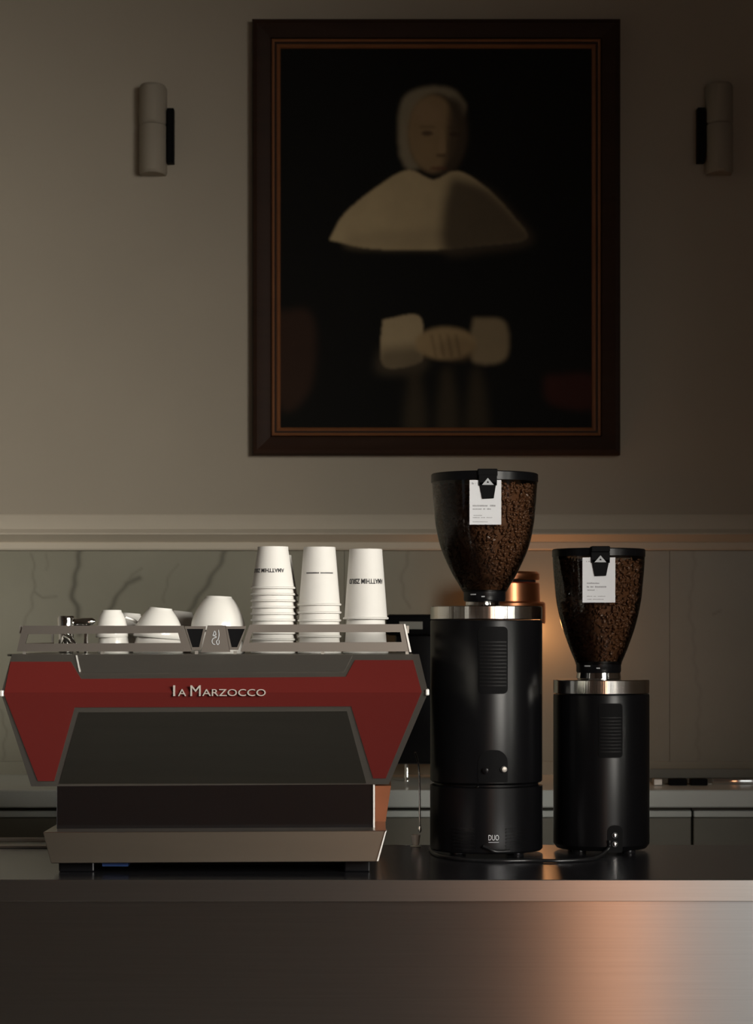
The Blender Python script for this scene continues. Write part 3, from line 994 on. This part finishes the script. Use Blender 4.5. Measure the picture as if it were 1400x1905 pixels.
def beans(prof, c, ztop, parent, n):
    """layer of beans against the inside of the hopper wall, up to ztop"""
    bv, bf = bean_mesh()
    zs = np.array([p[1] for p in prof]); rs = np.array([p[0] for p in prof])
    o = np.argsort(zs); zs, rs = zs[o], rs[o]
    V, Fc = [], []
    zz = np.linspace(zs[0] + .006, ztop, 400)
    wts = np.interp(zz, zs, rs); wts = wts / wts.sum()
    for k in range(n):
        z = rng.choice(zz, p=wts) + rng.uniform(-.0004, .0004)
        R = np.interp(z, zs, rs) - rng.uniform(.0055, .0105)
        a = rng.uniform(0, 2 * math.pi)
        q = rng.normal(size=4); q /= np.linalg.norm(q)
        w_, x_, y_, z_ = q
        rot = np.array([[1 - 2 * (y_ * y_ + z_ * z_), 2 * (x_ * y_ - z_ * w_), 2 * (x_ * z_ + y_ * w_)],
                        [2 * (x_ * y_ + z_ * w_), 1 - 2 * (x_ * x_ + z_ * z_), 2 * (y_ * z_ - x_ * w_)],
                        [2 * (x_ * z_ - y_ * w_), 2 * (y_ * z_ + x_ * w_), 1 - 2 * (x_ * x_ + y_ * y_)]])
        p = bv @ rot.T + np.array([c[0] + R * math.cos(a), c[1] + R * math.sin(a), z])
        b0 = len(bv) * k
        V.append(p)
        Fc += [tuple(i + b0 for i in f) for f in bf]
    me = bpy.data.meshes.new('coffee_beans')
    me.from_pydata(np.vstack(V).tolist(), [], Fc)
    ob = mobj('coffee_beans', me, M['bean'], parent, smooth=80)
    tag(ob, kind='stuff')
    core = [(max(.004, r - .011), z) for r, z in zip(rs, zs) if z < ztop - .003]
    core.append((np.interp(ztop - .003, zs, rs) - .011, ztop - .003))
    obj('bean_core', lathe(core, c, 32), M['bean'], parent, smooth=60)


def curved_panel(c, R, a0, a1, z0, z1, corner, proud, thick, n=18, tops=None):
    """rounded panel lying on a cylinder wall, angles measured from the camera side (radians, + = towards +x)"""
    hw = (a1 - a0) / 2 * R
    hh = (z1 - z0) / 2
    pts = []
    for qx, qz, s0 in ((1, 1, 0), (-1, 1, 90), (-1, -1, 180), (1, -1, 270)):
        cr = corner if not (tops and qz > 0) else tops
        for i in range(6):
            t = math.radians(s0 + 90 * i / 5)
            pts.append((qx * (hw - cr) + cr * math.cos(t), qz * (hh - cr) + cr * math.sin(t)))
    bm = bmesh.new()
    bm.faces.new([bm.verts.new((x, 0, z)) for x, z in pts])
    bmesh.ops.triangulate(bm, faces=bm.faces[:])
    for i in range(1, n):
        xx = -hw + 2 * hw * i / n
        bmesh.ops.bisect_plane(bm, geom=bm.verts[:] + bm.edges[:] + bm.faces[:], plane_co=(xx, 0, 0), plane_no=(1, 0, 0), dist=1e-6)
    r = bmesh.ops.extrude_face_region(bm, geom=bm.faces[:])
    back = {g for g in r['geom'] if isinstance(g, bmesh.types.BMVert)}
    am = (a0 + a1) / 2
    for v in bm.verts:
        a = am + v.co.x / R
        rr = R + proud - (thick if v in back else 0)
        v.co = Vector((c[0] + rr * math.sin(a), c[1] - rr * math.cos(a), (z0 + z1) / 2 + v.co.z))
    return bm


def ang(px, pc, hw):
    return math.asin(max(-1, min(1, (px - pc) / hw)))


def grinder(pc, hw, Yc, hop, hop_c, ring_py, body_py, collar, neck, lid_py, tab, card, clip, label, tall):
    k = (Yc - CAM_Y) / F_PX
    z = lambda py: SZ(py, Yc)
    c = (SX(pc, Yc), Yc)
    R = hw * k
    e = thing('coffee_grinder', (c[0], Yc, COUNTER_Z), label, 'coffee grinder')
    zb = COUNTER_Z + .006
    for a in range(4):
        an = math.pi / 4 + a * math.pi / 2
        fx, fy = c[0] + R * .72 * math.cos(an), c[1] + R * .72 * math.sin(an)
        obj('foot', lathe([(.014, COUNTER_Z), (.015, COUNTER_Z + .002), (.015, zb)], (fx, fy), 16), M['rubber'], e, smooth=40)
    if tall:
        zs = z(1456)
        obj('base_module', lathe([(R * .98, zb + .0005), (R * 1.005, zb + .004), (R * 1.005, zs - .0045), (R * .975, zs - .003), (R * .93, zs - .0025)], c, 96), M['black'], e, smooth=35)
        obj('body', lathe([(R * .93, zs - .0022), (R * .93, zs + .0015), (R * .975, zs + .003), (R, zs + .006), (R, z(body_py) - .003), (R * .99, z(body_py))], c, 96), M['black'], e, smooth=35)
    else:
        obj('body', lathe([(R * .93, zb + .0005), (R, zb + .010), (R, z(body_py) - .003), (R * .99, z(body_py))], c, 96), M['black'], e, smooth=35)
    obj('steel_ring', lathe([(R * .97, z(ring_py[1]) + .0003), (R * 1.0, z(ring_py[1]) + .0015), (R * 1.0, z(ring_py[0]) - .0015), (R * .985, z(ring_py[0])), (R * .3, z(ring_py[0]) + .0005)], c, 96), M['ring'], e, smooth=35)
    hc = (SX(hop_c, Yc), Yc)
    obj('collar', lathe([(collar[0] * k, z(ring_py[0]) + .0008), (collar[0] * k * 1.04, z(ring_py[0]) + .003), (collar[0] * k, z(collar[1]))], (hc[0] - (.004 if tall else 0), hc[1]), 48), M['chrome'], e, smooth=35)
    nk = obj('hopper_neck', lathe([(neck[0] * k * .96, z(neck[2])), (neck[0] * k, z(neck[2]) + .004), (neck[0] * k, z(neck[1]) - .004), (neck[0] * k * 1.04, z(neck[1]) - .003), (neck[0] * k * 1.04, z(neck[1]))], hc, 48), M['black'], e, smooth=35)
    t0 = z(neck[1] + 12)
    for da, dzz, ww in ((-.62, .004, .30), (-.12, -.0005, .16)):
        obj('neck_mark', curved_panel(hc, neck[0] * k, da - ww / 2, da + ww / 2, t0 - .0012 + dzz, t0 + .0012 + dzz, .0005, .0006, .001, 4), M['silver_print'], nk)
    prof = [(r * k, z(py)) for r, py in hop]
    # smooth interpolation of the hopper outline
    sp = spline([(r, zz, 0) for r, zz in prof], 5)
    hp = [(p[0], p[1]) for p in sp]
    obj('hopper', lathe(hp, hc, 72, caps=False), M['hopper'], e, smooth=60)
    beans(hp, hc, z(lid_py[1] + 6), e, 3400 if tall else 2500)
    rl = hop[0][0] * k
    lid = obj('lid', lathe([(rl * .96, z(lid_py[1])), (rl * 1.005, z(lid_py[1])), (rl * 1.005, z(lid_py[0]) - .002), (rl * .985, z(lid_py[0])), (0, z(lid_py[0]) + .001)], hc, 72), M['black'], e, smooth=35)
    yf = Yc - rl
    x0, x1, y0, y1 = tab
    obj('lid_tab', box(SX(x0, yf), SX(x1, yf), yf - .004, yf + .03, SZ(y1, yf), SZ(y0, yf), bev=.002), M['black_matte'], lid)
    # white card
    x0, x1, y0, y1 = card[:4]
    yc = yf - .0030
    cd = obj('name_card', box(SX(x0, yc), SX(x1, yc), yc, yc + .0008, SZ(y1, yc), SZ(y0, yc)), M['card'], e)
    rnd = random.Random(int(pc))
    for lx, ly, lw, lh, m in card[4]:
        bm = bmesh.new()
        xx = lx
        while xx < lx + lw:
            ww = rnd.uniform(.8, 2.2)
            if rnd.random() > .12:
                box(SX(xx, yc), SX(min(xx + ww, lx + lw), yc), yc - .00015, yc - .00002, SZ(ly + lh, yc), SZ(ly + lh * rnd.uniform(0, .3), yc), bm=bm)
            xx += ww + .5
        obj('print_line', bm, M[m], cd)
    # clip
    yk = yc - .0035
    cp = obj('card_clip', prism_xz([(SX(a, yk), SZ(b, yk)) for a, b in clip], yk, yk + .003, bev=.0006), M['black_matte'], e)
    cx = (clip[0][0] + clip[1][0]) / 2
    ty = clip[0][1] - 2
    tri = [(cx - 11, ty + 7), (cx, ty - 6), (cx + 11, ty + 7)]
    bm = bmesh.new()
    yy = yk - .0008
    vo = [bm.verts.new(P(a, b, yy)) for a, b in tri]
    vi = [bm.verts.new(P(a, b, yy)) for a, b in ((cx - 2.6, ty + 3.2), (cx, ty - .6), (cx + 2.6, ty + 3.2))]
    for i in range(3):
        j = (i + 1) % 3
        bm.faces.new((vo[i], vo[j], vi[j], vi[i]))
    r = bmesh.ops.extrude_face_region(bm, geom=bm.faces[:])
    for v in [g for g in r['geom'] if isinstance(g, bmesh.types.BMVert)]: v.co.y += .0007
    obj('triangle_logo', bm, M['silver_print'], cp)
    obj('clip_hinge', box(SX(clip[0][0] - 1, yk), SX(clip[1][0] + 1, yk), yk, yf + .003, SZ(clip[0][1] + 6, yk), SZ(clip[0][1] - 14, yk), bev=.001), M['black_matte'], cp)
    return e, c, R, z, k


# tall grinder
g1, c1, R1, z1, k1 = grinder(
    904, 104, .54,
    [(99, 884), (97.5, 905), (95, 940), (91, 978), (81, 1021), (62, 1064), (49, 1086), (41, 1100)], 901,
    (1128, 1153), 1154, (31, 1118), (39, 1098, 1119), (882, 898), (888, 925, 872, 886),
    (873, 932, 893, 976, [(877, 897, 7, 4, 'ink_grey'), (879, 939, 42, 3.4, 'ink_grey'), (879, 945.5, 34, 2.6, 'card_grey' if False else 'ink_grey'), (879, 958, 17, 1.6, 'ink_grey'), (879, 962, 36, 1.6, 'ink_grey'), (879, 970, 28, 1.4, 'ink_grey')]),
    [(891, 897), (923, 897), (918, 927), (897, 928)],
    'taller black coffee grinder on a base module, hopper full of beans', True)
vent = obj('vent_panel', curved_panel(c1, R1, ang(884, 904, 104), ang(938, 904, 104), z1(1288), z1(1166), .010, .0012, .003), M['black_matte'], g1, smooth=30)
for i in range(13):
    zz = z1(1194 + i * 6.6)
    obj('slat', curved_panel(c1, R1, ang(887, 904, 104), ang(935, 904, 104), zz - .0014, zz + .0014, .0008, .0028, .002, 10), M['slat'], vent)
door = obj('switch_panel', curved_panel(c1, R1, ang(884, 904, 104), ang(938, 904, 104), z1(1449), z1(1390), .003, .0012, .003, tops=.026), M['black_matte'], g1, smooth=30)
for px, py in ((898, 1427), (930, 1425)):
    a = ang(px, 904, 104)
    n = Vector((math.sin(a), -math.cos(a), 0))
    b = Vector((c1[0], c1[1], z1(py))) + n * (R1 + .001)
    obj('knob', tube([b, b + n * .004, b + n * .008, b + n * .009], [.006, .006, .0055, .003], 16), M['letter'] if px > 910 else M['black'], door, smooth=40)
    obj('knob_ring', tube([b, b + n * .0035], [.0078, .0075], 16), M['black'], door, smooth=40)
a = ang(882, 904, 104)
n = Vector((math.sin(a), -math.cos(a), 0))
b = Vector((c1[0], c1[1], z1(1457.5))) + n * (R1 * .93)
obj('screw', tube([b - n * .001, b + n * .007, b + n * .0085], [.0022, .0022, .0012], 12), M['chrome'], g1, smooth=40)
# lettering on the base module
t = text_mesh('DUO', 1.0)
xs = [v.co.x for v in t.verts]; ys = [v.co.y for v in t.verts]
xa, xb, ya, yb = min(xs), max(xs), min(ys), max(ys)
am = ang(912.5, 904, 104)
for v in t.verts:
    a = am + ((v.co.x - xa) / (xb - xa) - .5) * 19 * k1 / R1
    rr = R1 * 1.005 + .0004
    v.co = Vector((c1[0] + rr * math.sin(a), c1[1] - rr * math.cos(a), z1(1554 - (v.co.y - ya) / (yb - ya) * 10)))
obj('base_lettering', t, M['card'], g1)
obj('letter_underline', curved_panel(c1, R1 * 1.005, am - 9.5 * k1 / R1, am + 9.5 * k1 / R1, z1(1558), z1(1557), .0003, .0004, .0008, 6), M['silver_print'], g1)
for i in range(7):
    zz = z1(1534 + i * 6.1)
    for a0, a1 in ((ang(934, 904, 104), ang(971, 904, 104)), (-ang(968, 904, 104), -ang(930, 904, 104))):
        obj('rib', curved_panel(c1, R1 * 1.005, a0, a1, zz - .0016, zz + .0016, .0012, .0030, .003, 8), M['black'], g1, smooth=50)

# short grinder
g2, c2, R2, z2, k2 = grinder(
    1118, 89, .58,
    [(86, 1026), (85, 1050), (82, 1085), (78.5, 1118), (69.5, 1160), (55, 1203), (44, 1230), (42.5, 1236)], 1113,
    (1264, 1290), 1291, (40, 1251), (41.5, 1230, 1252), (1022, 1036), (1099, 1134, 1016, 1027),
    (1083, 1144, 1037, 1121, [(1090, 1043, 7, 2.6, 'ink_grey'), (1091, 1083.5, 23, 2.8, 'ink_grey'), (1091, 1090, 36, 3.2, 'ink_grey'), (1092, 1096.5, 18, 2.2, 'ink_grey'), (1091, 1108.5, 34, 1.5, 'ink_grey'), (1092, 1114, 30, 1.5, 'ink_grey')]),
    [(1100, 1041), (1133, 1041), (1127, 1071), (1106, 1072)],
    'shorter black coffee grinder standing next to the tall one', False)
vent = obj('vent_panel', curved_panel(c2, R2, ang(1104, 1118, 89), ang(1148, 1118, 89), z2(1405), z2(1306), .008, .0012, .003), M['black_matte'], g2, smooth=30)
for i in range(11):
    zz = z2(1332 + i * 6.2)
    obj('slat', curved_panel(c2, R2, ang(1107, 1118, 89), ang(1145, 1118, 89), zz - .0013, zz + .0013, .0008, .0028, .002, 10), M['slat'], vent)
door = obj('switch_panel', curved_panel(c2, R2, ang(1120, 1118, 89), ang(1148, 1118, 89), z2(1578), z2(1528), .003, .0012, .003, tops=.013), M['black_matte'], g2, smooth=30)
for py in (1546, 1562):
    a = ang(1133, 1118, 89)
    n = Vector((math.sin(a), -math.cos(a), 0))
    b = Vector((c2[0], c2[1], z2(py))) + n * (R2 + .001)
    obj('knob', tube([b, b + n * .004, b + n * .007, b + n * .008], [.0048, .0048, .0044, .002], 14), M['ring'], door, smooth=40)
    obj('knob_ring', tube([b, b + n * .0035], [.0066, .0063], 14), M['black'], door, smooth=40)

# power cords on the worktop
zc = COUNTER_Z + .0042
def on_top(px, py):
    Y = (EYE_Z - zc) * F_PX / (py - HY) + CAM_Y
    return Vector((SX(px, Y), Y, zc))


cp = [Vector((c2[0] + .006, c2[1] - R2 - .0058, COUNTER_Z + .030)), Vector((c2[0] + .004, c2[1] - R2 - .010, COUNTER_Z + .014)), on_top(1112, 1594), on_top(1090, 1599), on_top(1040, 1601.5), on_top(985, 1601), on_top(930, 1601.5), on_top(870, 1599.5), on_top(826, 1594.5), on_top(806, 1587), on_top(800, 1578)]
tag(obj('power_cord', tube(spline(cp, 10), .004, 10), M['rubber'], smooth=60), 'black power cord running along the worktop in front of both grinders', 'cord')
cp = [Vector((c1[0] - .012, c1[1] - R1 * 1.02 - .004, COUNTER_Z + .024)), Vector((c1[0] - .002, c1[1] - R1 * 1.02 - .0065, COUNTER_Z + .020)), Vector((c1[0] + .008, c1[1] - R1 * 1.02 - .009, COUNTER_Z + .0145)), Vector((c1[0] + .020, c1[1] - R1 * 1.02 - .006, COUNTER_Z + .0128)), Vector((c1[0] + .042, c1[1] - R1 * 1.02 + .004, COUNTER_Z + .0128))]
obj('cord_stub', tube(spline(cp, 8), .0036, 10), M['rubber'], g1, smooth=60)

# ------------------------------------------------------------------ things behind
# black water boiler on the back counter
Yb = 2.02
e = thing('water_boiler', (SX(790, Yb), Yb + .1, BB_Z), 'black boxy appliance with a grey strip, standing on chrome legs behind the machine', 'appliance')
obj('casing', box(SX(736, Yb), SX(868, Yb), Yb, Yb + .22, SZ(1422, Yb), SZ(1156, Yb), bev=.008), M['black'], e, smooth=40)
obj('top_cap', box(SX(718, Yb), SX(872, Yb), Yb - .02, Yb + .24, SZ(1182, Yb), SZ(1143, Yb), bev=.010), M['black_matte'], e, smooth=40)
obj('grey_strip', box(SX(742, Yb), SX(786, Yb), Yb - .0215, Yb - .0195, SZ(1171, Yb), SZ(1156, Yb), bev=.0008, seg=1), M['plate'], e)
for px in (757, 848):
    for yy in (Yb + .03, Yb + .19):
        obj('leg', lathe([(.007, BB_Z), (.007, BB_Z + .003), (.0055, BB_Z + .006), (.0055, SZ(1421, Yb))], (SX(px, Yb), yy), 16), M['chrome'], e, smooth=40)

# copper lamp behind the tall grinder
Yl = 2.12
kl = (Yl - CAM_Y) / F_PX
cl = (SX(944, Yl), Yl)
e = thing('copper_lamp', (cl[0], Yl, BB_Z), 'copper table lamp glowing on the back counter between the grinders', 'lamp')
zl = lambda py: SZ(py, Yl)
obj('base', lathe([(.075, BB_Z), (.078, BB_Z + .003), (.074, BB_Z + .012), (.02, BB_Z + .018)], cl, 40), M['copper'], e, smooth=35)
obj('stem', lathe([(.012, BB_Z + .0182), (.012, zl(1157)), (.0125, zl(1156))], cl, 20), M['copper'], e, smooth=35)
obj('shade', lathe([(69 * kl, zl(1160)), (70 * kl, zl(1158)), (70 * kl, zl(1123)), (67 * kl, zl(1120)), (60 * kl, zl(1119)), (59 * kl, zl(1086)), (57 * kl, zl(1084)), (56 * kl, zl(1084)), (57 * kl, zl(1117)), (66 * kl, zl(1123)), (67 * kl, zl(1160))], cl, 56, caps=False), M['copper'], e, smooth=35)
obj('cap_gap', lathe([(52 * kl, zl(1084.5)), (52 * kl, zl(1079.5))], cl, 40), M['dark_gap'], e, smooth=35)
obj('cap', lathe([(58 * kl, zl(1079.3)), (59 * kl, zl(1077)), (59 * kl, zl(1068)), (55 * kl, zl(1064)), (0, zl(1063))], cl, 56), M['copper'], e, smooth=35)
obj('bulb', lathe([(.004, zl(1150)), (.010, zl(1154)), (.012, zl(1160)), (.008, zl(1166)), (0, zl(1168))], (cl[0] + .075, cl[1] + .04), 24), M['shade'], e, smooth=60)
pl = bpy.data.lights.new('lamp_light', 'POINT')
pl.energy = 0.75
pl.color = (1.0, .42, .14)
pl.shadow_soft_size = .02
o = bpy.data.objects.new('lamp_light', pl)
o.location = (SX(1001, 2.26), 2.26, SZ(1172, 2.26))
COL.objects.link(o)
o.parent = e
o.matrix_parent_inverse = Matrix.Translation(-Vector(e.location))

# small pale cup below the steam wand
Yc = .655
xc = SX(773, Yc)
e = thing('small_cup', (xc, Yc, COUNTER_Z), 'small pale cup on the worktop under the steam wand', 'cup')
obj('saucer', lathe([(.010, COUNTER_Z), (.012, COUNTER_Z + .001), (.012, COUNTER_Z + .0025), (.008, COUNTER_Z + .003)], (xc, Yc), 24), M['ceramic'], e, smooth=40)
obj('cup_body', lathe([(.006, COUNTER_Z + .0032), (.0075, COUNTER_Z + .006), (.0105, COUNTER_Z + .026), (.0095, COUNTER_Z + .026), (.0065, COUNTER_Z + .007), (0, COUNTER_Z + .006)], (xc, Yc), 24, caps=False), M['ceramic'], e, smooth=40)

# low pale tray behind the machine
Yt = .62
e = thing('serving_tray', (SX(20, Yt), Yt + .03, COUNTER_Z), 'low pale tray on the worktop behind the end of the machine', 'tray')
obj('tray_base', box(SX(-70, Yt), SX(100, Yt), Yt, Yt + .07, COUNTER_Z, COUNTER_Z + .006, bev=.002), M['ceramic'], e, smooth=40)
obj('tray_rim', tube(spline([(SX(-70, Yt), Yt + .066, COUNTER_Z + .010), (SX(-30, Yt), Yt + .062, COUNTER_Z + .012), (SX(40, Yt), Yt + .06, COUNTER_Z + .0125), (SX(100, Yt), Yt + .06, COUNTER_Z + .0125)], 6), .0055, 10), M['ceramic'], e, smooth=60)

# sunken steel basin rim and bar gear on the back counter, past the short grinder
Ys = 1.98
e = thing('steel_tray', (SX(1330, Ys), Ys, BB_Z), 'shallow polished steel tray on the back counter past the short grinder', 'tray')
obj('tray_base', box(SX(1212, Ys), SX(1460, Ys), Ys - .06, Ys + .16, BB_Z, BB_Z + .004, bev=.001, seg=1), M['plate'], e)
obj('tray_rim', box(SX(1318, Ys), SX(1460, Ys), Ys - .064, Ys - .0602, BB_Z, BB_Z + .016, bev=.0015), M['chrome'], e, smooth=40)
obj('tray_wall', box(SX(1212, Ys), SX(1460, Ys), Ys + .155, Ys + .162, BB_Z + .004, BB_Z + .03, bev=.001, seg=1), M['cabinet'], e)
for i, (a, b) in enumerate(((1215, 1232), (1244, 1278), (1284, 1316))):
    tag(obj('bar_box', box(SX(a, Ys - .10), SX(b, Ys - .10), Ys - .10, Ys - .07, BB_Z, BB_Z + .018, bev=.002), M['steel'] if i == 0 else M['black_matte']),
        ('small steel block lying on the back counter beside the short grinder', 'low dark box between the steel block and the darkest box on the back counter', 'low dark box next to the polished tray rim on the back counter')[i], 'box')

# ------------------------------------------------------------------ warm floor lamp in the room, mirrored in the steel
e = thing('floor_lamp', (.95, -4.6, 0), 'tall column lamp with a warm glowing shade standing in the customer area', 'lamp')
obj('base', lathe([(.14, 0), (.145, .004), (.14, .018), (.02, .026)], (.95, -4.6), 40), M['lamp_metal'], e, smooth=40)
obj('pole', lathe([(.011, .0262), (.011, 1.62)], (.95, -4.6), 16), M['lamp_metal'], e, smooth=40)
obj('shade', lathe([(.115, .20), (.12, .21), (.12, 1.55), (.115, 1.56), (.110, 1.56), (.110, .20)], (.95, -4.6), 40, caps=False), M['shade'], e, smooth=40)
